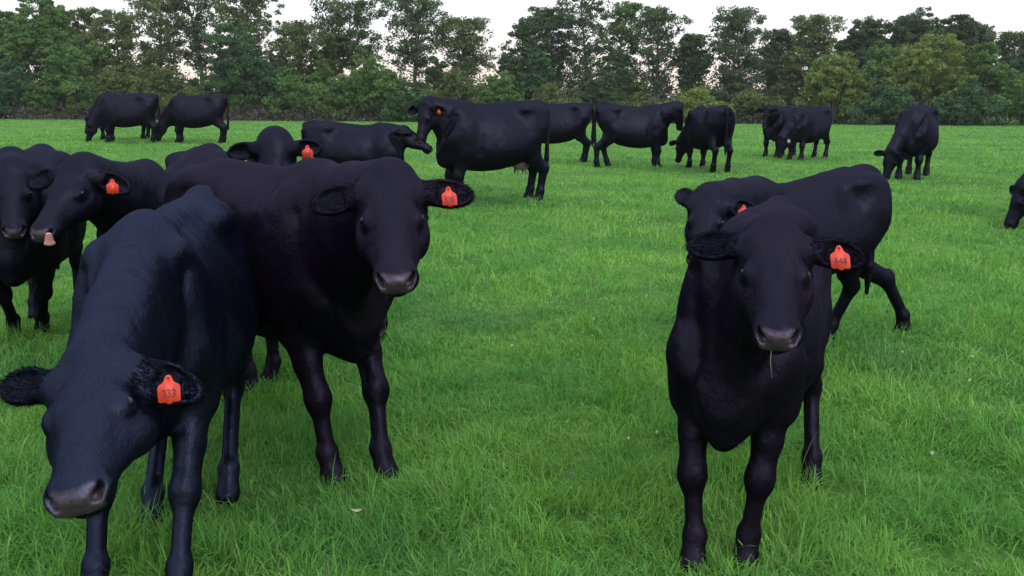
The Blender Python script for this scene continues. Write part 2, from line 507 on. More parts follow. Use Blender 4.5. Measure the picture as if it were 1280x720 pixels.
        sh = J(0.40, 0.115, 0.62, 0); el = J(0.315, 0.125, 0.50, 0.12); kn = J(0.375, 0.12, 0.262, 0.55)
        ft = J(0.372, 0.116, 0.088, 0.93); ho = J(0.398, 0.116, 0.018, 1.0)
        fld.ecap(sh, el, (0.085, 0.07), (0.082 * lt, 0.062 * lt), 0.05)
        fld.ecap(el, (np.array(el) * .45 + np.array(kn) * .55), (0.078 * lt, 0.058 * lt), (0.050 * lt, 0.042 * lt), 0.035)
        fld.ecap((np.array(el) * .45 + np.array(kn) * .55), kn, (0.050 * lt, 0.042 * lt), (0.038 * lt, 0.037 * lt), 0.02)
        fld.ell(np.array(kn) + (0.006, 0, 0.0), (0.037 * lt, 0.037 * lt, 0.050 * lt), 0.03)
        fld.ecap(kn, ft, (0.032 * lt, 0.027 * lt), (0.029 * lt, 0.026 * lt), 0.03)
        fld.ell(np.array(ft) + (-0.004, 0, 0), (0.036 * lt, 0.034 * lt, 0.036 * lt), 0.018)
        fld.ecap(ft, ho, (0.030 * lt, 0.032 * lt), (0.036 * lt, 0.037 * lt), 0.015)
        fld.ecap(np.array(ho) + (-0.012, 0, 0.008), np.array(ho) + (0.016, 0, -0.004), (0.032 * lt, 0.037 * lt), (0.030 * lt, 0.036 * lt), 0.012)
        fld.ecap((0.345, sg * 0.165, 0.60), (0.345 + ox * 0.1, sg * 0.16 + oy * 0.1, 0.46), (0.045, 0.026), (0.036, 0.022), 0.04)   # forearm muscle
        # hind leg
        hx, hy = FT['hl' if sg > 0 else 'hr']
        ox, oy = hx + 0.50, hy - sg * 0.12
        hip = J(-0.43, 0.115, 0.74, 0); sti = J(-0.285, 0.135, 0.545, 0.15); hock = J(-0.545, 0.118, 0.315, 0.62)
        fet = J(-0.508, 0.118, 0.092, 0.95); hof = J(-0.485, 0.118, 0.018, 1.0)
        fld.ecap(hip, sti, (0.13, 0.085), (0.09 * lt, 0.066 * lt), 0.06)
        mid = np.array(sti) * .45 + np.array(hock) * .55
        fld.ecap(np.array(J(-0.36, 0.125, 0.60, 0.1)), mid, (0.118 * lt, 0.078 * lt), (0.066 * lt, 0.046 * lt), 0.05)
        fld.ecap(mid, hock, (0.060 * lt, 0.044 * lt), (0.045 * lt, 0.032 * lt), 0.03)
        fld.ell(np.array(hock) + (-0.006, 0, 0.01), (0.042 * lt, 0.033 * lt, 0.05 * lt), 0.02)
        fld.ecap(hock, fet, (0.038 * lt, 0.028 * lt), (0.029 * lt, 0.026 * lt), 0.025)
        fld.ell(fet, (0.036 * lt, 0.034 * lt, 0.036 * lt), 0.018)
        fld.ecap(fet, hof, (0.031 * lt, 0.032 * lt), (0.036 * lt, 0.037 * lt), 0.015)
        fld.ecap(np.array(hof) + (-0.012, 0, 0.008), np.array(hof) + (0.016, 0, -0.004), (0.032 * lt, 0.037 * lt), (0.030 * lt, 0.036 * lt), 0.012)
    # tail
    if tail:
        tw = tail_swing
        T = [(-0.59, 0, 0.945), (-0.635, 0.2 * tw, 0.87), (-0.640, 0.6 * tw, 0.65), (-0.635, tw, 0.42), (-0.635, 1.2 * tw, 0.26)]
        rad = [0.026, 0.021, 0.017, 0.026, 0.012]
        for i in range(4):
            fld.ecap(T[i], T[i + 1], rad[i], rad[i + 1], 0.014)
    # neck
    nb0 = np.array((0.34, 0, 0.76)); nb1 = hp(0.06, 0, -0.20)
    dvec = nb1 - nb0; dist = np.linalg.norm(dvec)
    side = unit(np.cross((0, 0, 1), unit(dvec * (1, 1, 0.0)))) if np.linalg.norm(dvec[:2]) > 0.05 else np.array((0, 1, 0))
    side = unit(side * 0.6 + s_ * 0.4) if side.dot(s_) > 0 else side
    mid = nb0 * 0.45 + nb1 * 0.55 + np.array((0, 0, neckup))
    fld.ecap(nb0, mid, (0.205, 0.125 * neckw), (0.148, 0.092 * neckw), 0.06, side=side)
    fld.ecap(mid, nb1, (0.148, 0.092 * neckw), (0.108, 0.080 * neckw), 0.05, side=side)
    fld.ecap((0.26, 0, 0.93 - drop), hp(-0.06, 0, -0.14), (0.06, 0.05), (0.035, 0.04), 0.08, side=side)
    th = hp(0.18, 0, -0.36)
    fld.ecap((0.44, 0, 0.58), th * 0.72 + np.array((0.44, 0, 0.58)) * 0.28, (0.075, 0.045), (0.04, 0.03), 0.07, side=side)   # dewlap
    # head
    hs = [(x, t_, b_, w_ * HW) for x, t_, b_, w_ in HEAD_ST]
    fld.loft(hs, 0.035, fr=fr, o=poll, L=L, n=2.5, taper=0.22)
    fld.ell(hp(0.0, 0, -0.01), (0.10 * L, 0.12 * L, 0.07 * L), 0.04, fr=fr)          # poll
    fld.ell(hp(0.925, 0, -0.14), (0.085 * L, 0.124 * L * HW, 0.086 * L), 0.03, fr=fr)     # muzzle pad
    fld.ell(hp(0.87, 0, -0.265), (0.11 * L, 0.10 * L, 0.05 * L), 0.02, fr=fr)           # chin
    for sg in (1, -1):
        fld.ell(hp(0.40, sg * 0.215 * HW, -0.055), (0.085 * L, 0.035 * L, 0.05 * L), 0.045, fr=fr, sub=True)   # orbit
        fld.ell(hp(0.62, sg * 0.215 * HW, -0.03), (0.16 * L, 0.06 * L, 0.07 * L), 0.06, fr=fr, sub=True)   # side of the nose
        fld.ell(hp(0.395, sg * 0.160 * HW, -0.085), (0.062 * L, 0.036 * L, 0.046 * L), 0.03, fr=fr)   # lids
        fld.ell(hp(0.395, sg * 0.205 * HW, -0.082), (0.038 * L, 0.034 * L, 0.021 * L), 0.005, fr=fr, sub=True)
        fld.ell(hp(0.38, sg * 0.16 * HW, -0.30), (0.15 * L, 0.06 * L, 0.10 * L), 0.03, fr=fr)        # cheek
        if hvoxel < 0.012:
            nd = unit(f * 0.75 + s_ * sg * 0.5 + u_ * 0.25)
            fld.ecap(hp(1.00, sg * 0.078 * HW, -0.135), hp(0.965, sg * 0.118 * HW, -0.085), (0.028 * L, 0.055 * L), (0.020 * L, 0.040 * L), 0.004, side=f, sub=True)  # nostril
            fld.ecap(hp(0.985, sg * 0.01, -0.235), hp(0.80, sg * 0.155 * HW, -0.235), 0.009 * L, 0.008 * L, 0.012, side=u_, sub=True)  # mouth
    for sg, (b_, ed, eo, ew) in zip((1, -1), EL):
        efr = np.array((ed, ew, eo))
        fld.ecap(b_ - ed * 0.06 * L, b_ + ed * 0.10 * L, (0.065 * L, 0.09 * L), (0.045 * L, 0.085 * L), 0.03, side=ew)
        ec = b_ + ed * 0.215 * L
        # cupped leaf: built in its own little field then merged
        lo_, hi_ = ec - 0.3 * L, ec + 0.3 * L
        def ear_fn(X, Y, Z, ec=ec, efr=efr):
            x, y, z = X - ec[0], Y - ec[1], Z - ec[2]
            q = [(x * efr[i][0] + y * efr[i][1] + z * efr[i][2]) / L for i in range(3)]
            wdt = 0.150 * (1 - 0.08 * np.clip(-q[0] / 0.2, 0, 1) ** 2)
            zz = q[2] + 0.0 * q[0]
            def e_(cz, ra_, rb_, rc_):
                ra_ *= 0.94; rb_ *= 0.92
                a0, a1, a2 = q[0] / ra_, q[1] / (rb_ * wdt / 0.150), (zz - cz) / rc_
                r = np.sqrt(q[0] ** 2 + q[1] ** 2 + (zz - cz) ** 2) + 1e-6
                N = np.sqrt(a0 * a0 + a1 * a1 + a2 * a2) + 1e-6
                return r * (1 - 1 / np.maximum(N, 0.1))
            A = e_(0, 0.222, 0.130, 0.056); B = e_(0.034, 0.190, 0.104, 0.050)
            k = 0.02; h = np.maximum(k - np.abs(A + B), 0) / k
            return ((np.maximum(A, -B) + h * h * k * 0.25) * L).astype(np.float32)
        fld.apply(lo_, hi_, ear_fn, 0.014)
    V, Fc = fld.mesh()
    # nose mask, local head coordinates
    q = (V - poll) / L; hx_, hy_, hz_ = q @ f, q @ s_, q @ u_
    wn = 0.105 * HW * (1 + 0.5 * np.clip((hz_ + 0.17) / 0.1, 0, 1))
    nose_m = np.clip((hx_ - 0.945) / 0.02, 0, 1) * np.clip((hz_ + 0.225) / 0.015, 0, 1) * np.clip((wn - np.abs(hy_)) / 0.02, 0, 1) * (hx_ < 1.1) * np.clip((-0.055 - hz_) / 0.02, 0, 1)
    V = V * H
    root = bpy.data.objects.new('cow' if category == 'cow' else 'calf', None)
    COL.objects.link(root)
    root.empty_display_size = 0.2
    root.location = org; root.rotation_euler = (0, 0, a)
    tag(root, label, category, group)
    me = np_mesh('body', V, Fc, np.full(len(Fc), 4))
    attr_f(me, 'nose', nose_m)
    link('body', me, mat, root)
    if hair:
        coat_hair(V, Fc, hair, mat, root, poll * H, L * H, [(b * H, ed) for (b, ed, _, _) in EL], f, nose_m)
    # eyes
    for sg in (1, -1):
        me = ico((0.036 * L * H, 0.036 * L * H, 0.036 * L * H), 3)
        o = link('eye', me, M_EYE, root); o.location = hp(0.395, sg * 0.169 * HW, -0.083) * H
    # ear tag
    if tagtxt is not None:
        b_, ed, eo, ew = EL[0 if tagear > 0 else 1]
        lz = np.array((0, 0, 1.0))
        nrm = unit(eo)
        upv = unit(lz - nrm * lz.dot(nrm))
        if tagoff[1] != 0: # tilt of the tag in its own plane
            tt = R(tagoff[1]); upv = upv * math.cos(tt) + np.cross(nrm, upv) * math.sin(tt)
        right = np.cross(upv, nrm)
        c = (b_ + ed * tagoff[0] * 0.42 * L) * H + nrm * 0.027 - upv * 0.022
        s = tag_size
        out = [(-.030, -.034), (-.026, -.038), (-.008, -.038), (-.006, -.043), (.006, -.043), (.008, -.038), (.026, -.038), (.030, -.034), (.031, .004), (.028, .012), (.014, .022), (.009, .036), (.005, .042),
               (-.005, .042), (-.009, .036), (-.014, .022), (-.028, .012), (-.031, .004)]
        n = len(out); th_ = 0.0011
        VV = [(x * s, y * s, th_) for x, y in out] + [(x * s, y * s, -th_) for x, y in out]
        idx = list(range(n)) + list(range(2 * n - 1, n - 1, -1)); sz = [n, n]
        for i in range(n): idx += [i, n + i, n + (i + 1) % n, (i + 1) % n]; sz.append(4)
        me = np_mesh('ear_tag', VV, idx, sz)
        tg = link('ear_tag', me, tagcol or M_TAG, root, smooth=False)
        Mx = Matrix((( right[0], upv[0], nrm[0], c[0]), (right[1], upv[1], nrm[1], c[1]), (right[2], upv[2], nrm[2], c[2]), (0, 0, 0, 1)))
        tg.matrix_local = Mx
        if tagtxt:
            nm = number_mesh(tagtxt, 0.031 * s)
            nmo = link('number', nm, M_INK, tg, smooth=False)
            nmo.location = (0, -0.014 * s, th_ + 0.0012)
            nmo.scale = (0.92, 1.15, 1)
        st_me = ico((0.006 * s, 0.006 * s, 0.004), 1)
        so = link('tag_stud', st_me, tagcol or M_TAG, tg); so.location = (0, 0.036 * s, 0.003)
    if tongue:
        tv = Field(*[np.linspace(-0.075, 0.075, 46, dtype=np.float32)] * 3)
        tv.ecap((-0.01, 0, -0.045), (0.026, 0.0, -0.02), (0.014, 0.026), (0.013, 0.030), 0.01)
        tv.ecap((0.026, 0, -0.02), (0.012, 0.004, 0.045), (0.012, 0.030), (0.008, 0.018), 0.014)
        V2, F2 = tv.mesh()
        me = np_mesh('tongue', V2, F2, np.full(len(F2), 4))
        tg = link('tongue', me, M_TONGUE, root)
        me.transform(Matrix.Scale(tongue_scale, 4))
        c = hp(0.985, 0.075, -0.175) * H
        fx = unit(f + u_ * -0.1); sy = s_; uz = np.cross(fx, sy)
        fx, sy, uz = f, s_, u_
        # hang towards the ground and out over the lip
        zz = unit(u_ + s_ * 0.25 - f * 0.15); xx = unit(f - zz * f.dot(zz) + s_ * 0.5); xx = unit(xx - zz * xx.dot(zz)); yy = np.cross(zz, xx)
        tg.matrix_local = Matrix(((xx[0], yy[0], zz[0], c[0]), (xx[1], yy[1], zz[1], c[1]), (xx[2], yy[2], zz[2], c[2]), (0, 0, 0, 1)))
    if udder:
        uf = Field(np.arange(-0.2, 0.2, 0.009, dtype=np.float32), np.arange(-0.16, 0.16, 0.009, dtype=np.float32), np.arange(-0.24, 0.14, 0.009, dtype=np.float32))
        uf.ell((0, 0, 0), (0.15, 0.11, 0.11), 0.03)
        for ax_ in (-0.055, 0.06):
            for ay_ in (-0.05, 0.05):
                uf.ecap((ax_, ay_, -0.08), (ax_ * 1.15, ay_ * 1.25, -0.155), 0.02, 0.012, 0.03)
        V2, F2 = uf.mesh()
        me = np_mesh('udder', V2, F2, np.full(len(F2), 4)); uo = link('udder', me, M_UDDER, root)
        uo.location = (-0.34 * H, 0, 0.375 * H)
    root['_hp'] = 0
    del root['_hp']
    return root, (lambda x, y, z: org + H * (ux * hp(x, y, z)[0] + uy * hp(x, y, z)[1] + np.array((0, 0, hp(x, y, z)[2]))))

def coat_hair(V, F, n, mat, root, poll, L, EL, f, nose_m):
    """short hair lying on the hide, longer in and around the ears"""
    rng = np.random.default_rng(int(n))
    a, b, c, d = (V[F[:, i]] for i in range(4))
    nr = np.cross(c - a, d - b); ar = np.linalg.norm(nr, axis=1) + 1e-12; nr = nr / ar[:, None]
    ctr = (a + b + c + d) / 4
    wgt = ar.copy()
    ear = np.zeros(len(F), int)
    for k, (eb, ed) in enumerate(EL):
        q = ctr - (eb + ed * 0.21 * L); dist = np.linalg.norm(q, axis=1)
        ear[(dist < 0.235 * L) & ((ctr - eb) @ ed > 0.02 * L)] = k + 1
    wgt[ear > 0] *= 5.0
    wgt[(nose_m[F[:, 0]] > 0.05)] = 0
    hd = np.linalg.norm(ctr - (poll + f * L * 0.5), axis=1) < 0.62 * L
    wgt[hd & (ear == 0)] *= 0.7
    i = rng.choice(len(F), n, p=wgt / wgt.sum())
    u, v = rng.random((2, n, 1))
    p = (a[i] * (1 - u) + b[i] * u) * (1 - v) + (d[i] * (1 - u) + c[i] * u) * v
    N = nr[i]
    lay = np.tile(np.array((-0.75, 0.0, -0.65)), (n, 1))
    lay[hd[i]] = f * 0.8 + np.array((0, 0, -0.3))
    for k, (eb, ed) in enumerate(EL): lay[ear[i] == k + 1] = ed
    lay = lay + rng.normal(0, 1.0, (n, 3)) * np.where(ear[i] > 0, 0.22, 0.35)[:, None]
    lay -= N * (lay * N).sum(1)[:, None]; lay /= np.linalg.norm(lay, axis=1)[:, None] + 1e-9
    lift = np.where(ear[i] > 0, 0.42, 0.11)[:, None]
    D = lay + N * lift * (0.4 + 1.1 * rng.random((n, 1))); D /= np.linalg.norm(D, axis=1)[:, None]
    ln = np.where(ear[i] > 0, 0.013, 0.009)[:, None] * (0.5 + 0.9 * rng.random((n, 1)))
    W = np.cross(D, N); W /= np.linalg.norm(W, axis=1)[:, None] + 1e-9
    wd = 0.0007 + 0.0005 * rng.random((n, 1))
    P3 = np.stack((p - W * wd - N * 0.001, p + W * wd - N * 0.001, p + D * ln), 1)
    for nm, sel, mt in (('coat_hair', ear[i] == 0, mat), ('ear_hair', ear[i] > 0, M_HAIR)):
        q = P3[sel].reshape(-1, 3)
        o = link(nm, np_mesh(nm, q, np.arange(len(q)), np.full(len(q) // 3, 3)), mt, root, smooth=False)
        o['kind'] = 'stuff'

_ico = {}
def ico(r, sub):
    import bmesh
    bm = bmesh.new(); bmesh.ops.create_icosphere(bm, subdivisions=sub, radius=1.0)
    for v in bm.verts: v.co = Vector((v.co.x * r[0], v.co.y * r[1], v.co.z * r[2]))
    me = bpy.data.meshes.new('ball'); bm.to_mesh(me); bm.free()
    return me

# ------------------------------------------------------------------ pasture
def build_ground():
    xs = np.concatenate((-np.geomspace(600, 14, 36), np.linspace(-13.5, 13.5, 109), np.geomspace(14, 600, 36)))
    ys = np.concatenate((np.array([-400, -100, -30, -8]), np.linspace(-3, 22, 101), np.linspace(22.6, 60, 50), np.geomspace(62, 1200, 40)))
    X, Y = np.meshgrid(xs, ys, indexing='ij')
    Z = ground(X, Y)
    V = np.stack((X, Y, Z), -1).reshape(-1, 3)
    nx, ny = X.shape
    i, j = np.meshgrid(np.arange(nx - 1), np.arange(ny - 1), indexing='ij')
    a = (i * ny + j).ravel()
    F = np.stack((a, a + ny, a + ny + 1, a + 1), 1)
    me = np_mesh('pasture_ground', V, F, np.full(len(F), 4))
    t = NT('pasture')
    b = P_bsdf(t, Roughness=0.9); b.inputs['Specular IOR Level'].default_value = 0.1
    tc = t.n('ShaderNodeTexCoord')
    n1 = t.n('ShaderNodeTexNoise', Scale=0.35, Detail=6.0, Roughness=0.6); t.l(tc.outputs['Object'], n1.inputs['Vector'])
    n2 = t.n('ShaderNodeTexNoise', Scale=14.0, Detail=6.0, Roughness=0.75); t.l(tc.outputs['Object'], n2.inputs['Vector'])
    r1 = t.ramp(n1.outputs['Fac'], [(0.35, (0.055, 0.15, 0.032)), (0.5, (0.09, 0.22, 0.042)), (0.68, (0.13, 0.28, 0.05))])
    r2 = t.ramp(n2.outputs['Fac'], [(0.3, (0.45, 0.45, 0.45)), (0.62, (1, 1, 1))])
    mx = t.n('ShaderNodeMix', data_type='RGBA', blend_type='MULTIPLY'); mx.inputs['Factor'].default_value = 1.0
    t.l(r1.outputs[0], mx.inputs['A']); t.l(r2.outputs[0], mx.inputs['B'])
    t.l(mx.outputs['Result'], b.inputs['Base Color'])
    bp = t.n('ShaderNodeBump', Strength=0.8, Distance=0.08); t.l(n2.outputs['Fac'], bp.inputs['Height']); t.l(bp.outputs[0], b.inputs['Normal'])
    o = link('ground', me, t.m); tag(o, kind='structure')
build_ground()

def fbm(x, y, s, seed=0, octv=3):
    """cheap smooth value noise"""
    out = 0; amp = 1; tot = 0
    for k in range(octv):
        fx, fy = x * s + seed * 7.3 + k * 13.1, y * s - seed * 3.7 + k * 5.3
        ix, iy = np.floor(fx), np.floor(fy); tx, ty = fx - ix, fy - iy
        tx = tx * tx * (3 - 2 * tx); ty = ty * ty * (3 - 2 * ty)
        def h(a, b):
            v = np.sin(a * 127.1 + b * 311.7 + seed * 17.0) * 43758.5453
            return v - np.floor(v)
        v = (h(ix, iy) * (1 - tx) + h(ix + 1, iy) * tx) * (1 - ty) + (h(ix, iy + 1) * (1 - tx) + h(ix + 1, iy + 1) * tx) * ty
        out = out + v * amp; tot += amp; amp *= 0.5; s *= 2.1
    return out / tot

def mat_grass():
    t = NT('grass_blades')
    at = t.n('ShaderNodeAttribute', attribute_name='leafcol')
    d = t.n('ShaderNodeBsdfPrincipled', Roughness=0.55); d.inputs['Specular IOR Level'].default_value = 0.12
    tr = t.n('ShaderNodeBsdfTranslucent')
    t.l(at.outputs['Color'], d.inputs['Base Color'])
    hs = t.n('ShaderNodeHueSaturation', Saturation=1.1, Value=1.2); t.l(at.outputs['Color'], hs.inputs['Color']); t.l(hs.outputs[0], tr.inputs['Color'])
    mx = t.n('ShaderNodeMixShader'); mx.inputs[0].default_value = 0.32
    t.l(d.outputs[0], mx.inputs[1]); t.l(tr.outputs[0], mx.inputs[2]); t.l(mx.outputs[0], t.out.inputs['Surface'])
    return t.m

def build_grass(density=1.0):
    rng = np.random.default_rng(7)
    y0, y1 = 1.5, 95.0
    K = 125000 * density
    HALF = 0.70
    N = int(2 * HALF * K * math.log(y1 / y0))
    y = y0 * np.exp(rng.random(N) * math.log(y1 / y0))
    x = (rng.random(N) * 2 - 1) * (HALF * y + 0.4)
    # clumping
    cl = fbm(x, y, 2.6, 1); big = fbm(x, y, 0.55, 2); tuft = fbm(x, y, 7.0, 5, 2)
    keep = rng.random(N) < np.clip(-0.15 + 1.9 * tuft, 0.06, 1)
    x, y, cl, big, tuft = (a[keep] for a in (x, y, cl, big, tuft)); N = len(x)
    dist = np.sqrt(x * x + y * y)
    lod = np.maximum(dist / 3.5, 1.0)
    h = (0.040 + 0.105 * np.clip(cl * 2.2 - 0.65, 0, 1) + 0.03 * np.clip(big * 2 - 0.9, 0, 1)) * (0.42 + 0.72 * rng.random(N))
    h *= np.where(dist > 14, 0.8, 1.0)
    tall = rng.random(N) < 0.008; h = np.where(tall, h * 1.5 + 0.03, h)
    wd = (0.0022 + 0.0040 * rng.random(N) ** 2) * lod ** 0.92
    ang = fbm(x, y, 2.3, 9, 2) * 16 + rng.normal(0, 1.5, N)        # lean direction swirls
    lean = np.clip(rng.normal(0.85, 0.42, N), 0.02, 1.7)
    fa = ang + np.pi / 2 + rng.normal(0, 0.7, N)
    z = ground(x, y)
    # colour
    A = np.array((0.092, 0.262, 0.056)); B = np.array((0.178, 0.370, 0.072)); C = np.array((0.050, 0.165, 0.062)); D = np.array((0.26, 0.27, 0.14)); E_ = np.array((0.14, 0.29, 0.036))
    m1 = np.clip(fbm(x, y, 1.1, 3) * 2.2 - 0.6 + rng.normal(0, 0.22, N), 0, 1)[:, None]
    m2 = np.clip(fbm(x, y, 0.8, 4) * 3 - 1.6 + rng.normal(0, 0.15, N), 0, 1)[:, None]
    m3 = np.clip(fbm(x, y, 2.0, 6, 2) * 4 - 2.75, 0, 1)[:, None]
    col = A * (1 - m1) + B * m1; col = col * (1 - m2 * 0.75) + C * m2 * 0.75; col = col * (1 - 0.55 * m3) + E_ * 0.55 * m3
    dry = (rng.random(N) < 0.012)[:, None]; col = np.where(dry, D * 0.8, col)
    col *= (0.75 + 0.5 * rng.random(N))[:, None]
    near = dist < 6.0
    def blades(sel, lv):
        n = int(sel.sum())
        xx, yy, zz, hh, ww, aa, ll, ff = (q[sel] for q in (x, y, z, h, wd, ang, lean, fa))
        t = np.linspace(0, 1, lv)
        # curve: angle from vertical grows along the blade
        ex = np.zeros((n, lv)); ez = np.zeros((n, lv))
        for k in range(1, lv):
            th = ll * (0.35 + 1.35 * (t[k] + t[k - 1]) / 2) 
            ex[:, k] = ex[:, k - 1] + np.sin(th) * hh / (lv - 1); ez[:, k] = ez[:, k - 1] + np.cos(th) * hh / (lv - 1)
        V = np.zeros((n, 2 * (lv - 1) + 1, 3))
        for k in range(lv):
            px_, py_, pz_ = xx + np.cos(aa) * ex[:, k], yy + np.sin(aa) * ex[:, k], zz + ez[:, k] - 0.004
            wk = ww * (1 - 0.55 * t[k] ** 1.5) * 0.5
            if k < lv - 1:
                V[:, 2 * k] = np.stack((px_ - np.cos(ff) * wk, py_ - np.sin(ff) * wk, pz_), 1)
                V[:, 2 * k + 1] = np.stack((px_ + np.cos(ff) * wk, py_ + np.sin(ff) * wk, pz_), 1)
            else: V[:, 2 * k] = np.stack((px_, py_, pz_), 1)
        nv = V.shape[1]; base = (np.arange(n) * nv)[:, None]
        loops = []; sizes = []
        pat = []
        for k in range(lv - 2): pat += [2 * k, 2 * k + 1, 2 * k + 3, 2 * k + 2]; sizes.append(4)
        pat += [2 * (lv - 2), 2 * (lv - 2) + 1, 2 * (lv - 1)]; sizes.append(3)
        F = base + np.array(pat)[None, :]
        return V.reshape(-1, 3), F.reshape(-1), np.tile(sizes, n), np.repeat(col[sel], nv, 0)
    V1, F1, S1, C1 = blades(near, 5)
    V2, F2, S2, C2 = blades(~near, 3)
    me = np_mesh('grass', np.concatenate((V1, V2)), np.concatenate((F1, F2 + len(V1))), np.concatenate((S1, S2)))
    attr_c(me, 'leafcol', np.concatenate((C1, C2)))
    o = link('grass', me, mat_grass(), smooth=False)
    tag(o, 'long green pasture grass growing over the whole field', 'grass', kind='stuff')

build_grass(1.0)

# ------------------------------------------------------------------ trees
def mat_leaf(name, c1, c2, trans=0.25):
    t = NT(name)
    at = t.n('ShaderNodeAttribute', attribute_name='leafvar')
    r = t.ramp(at.outputs['Fac'], [(0.0, c1), (1.0, c2)])
    d = t.n('ShaderNodeBsdfPrincipled', Roughness=0.6); d.inputs['Specular IOR Level'].default_value = 0.2
    tr = t.n('ShaderNodeBsdfTranslucent')
    t.l(r.outputs[0], d.inputs['Base Color']); t.l(r.outputs[0], tr.inputs['Color'])
    mx = t.n('ShaderNodeMixShader'); mx.inputs[0].default_value = trans
    t.l(d.outputs[0], mx.inputs[1]); t.l(tr.outputs[0], mx.inputs[2]); t.l(mx.outputs[0], t.out.inputs['Surface'])
    return t.m
ML = {
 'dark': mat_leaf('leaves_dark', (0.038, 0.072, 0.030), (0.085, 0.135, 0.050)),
 'mid': mat_leaf('leaves_mid', (0.058, 0.135, 0.034), (0.125, 0.215, 0.055)),
 'olive': mat_leaf('leaves_olive', (0.070, 0.105, 0.034), (0.135, 0.175, 0.060)),
 'light': mat_leaf('leaves_light', (0.110, 0.170, 0.036), (0.190, 0.260, 0.062)),
 'teal': mat_leaf('leaves_cool', (0.038, 0.092, 0.038), (0.080, 0.150, 0.056)),
 'brown': mat_leaf('scrub_brownish', (0.060, 0.056, 0.048), (0.115, 0.105, 0.080)),
}
def mat_bark():
    t = NT('bark'); b = P_bsdf(t, Roughness=0.9)
    tc = t.n('ShaderNodeTexCoord'); n = t.n('ShaderNodeTexNoise', Scale=6.0, Detail=4.0); t.l(tc.outputs['Object'], n.inputs['Vector'])
    r = t.ramp(n.outputs['Fac'], [(0.3, (0.06, 0.05, 0.042)), (0.7, (0.14, 0.12, 0.10))]); t.l(r.outputs[0], b.inputs['Base Color'])
    return t.m
M_BARK = mat_bark()

def tubes(segs, sides=6):
    """segs: list of (p0, p1, r0, r1)"""
    V = []; F = []; b = 0
    for p0, p1, r0, r1 in segs:
        p0 = np.array(p0); p1 = np.array(p1); u = unit(p1 - p0)
        a = unit(np.cross(u, (0.3, 0.9, 0.2))); c = np.cross(u, a)
        for p, r in ((p0, r0), (p1, r1)):
            for k in range(sides):
                th = 2 * math.pi * k / sides
                V.append(p + (a * math.cos(th) + c * math.sin(th)) * r)
        for k in range(sides): F.append((b + k, b + (k + 1) % sides, b + sides + (k + 1) % sides, b + sides + k))
        b += 2 * sides
    return np.array(V), np.array(F).ravel(), np.full(len(F), 4)

def leaf_cards(C, rng, size, var):
    """C: centres (n,3). One folded leaf spray (two triangles) at each."""
    n = len(C)
    d = rng.normal(size=(n, 3)); d /= np.linalg.norm(d, axis=1)[:, None]
    e_ = rng.normal(size=(n, 3)); e_ -= d * (e_ * d).sum(1)[:, None]; e_ /= np.linalg.norm(e_, axis=1)[:, None]
    g = np.cross(d, e_)
    s = (size * (0.6 + 0.8 * rng.random(n)))[:, None]
    asp = (0.55 + 0.35 * rng.random(n))[:, None]
    V = np.stack((C - d * s, C + e_ * s * asp + g * s * 0.15, C + d * s, C - e_ * s * asp + g * s * 0.15), 1)
    F = np.arange(4 * n).reshape(n, 4)
    return V.reshape(-1, 3), F.ravel(), np.full(n, 4), np.repeat(var, 4)

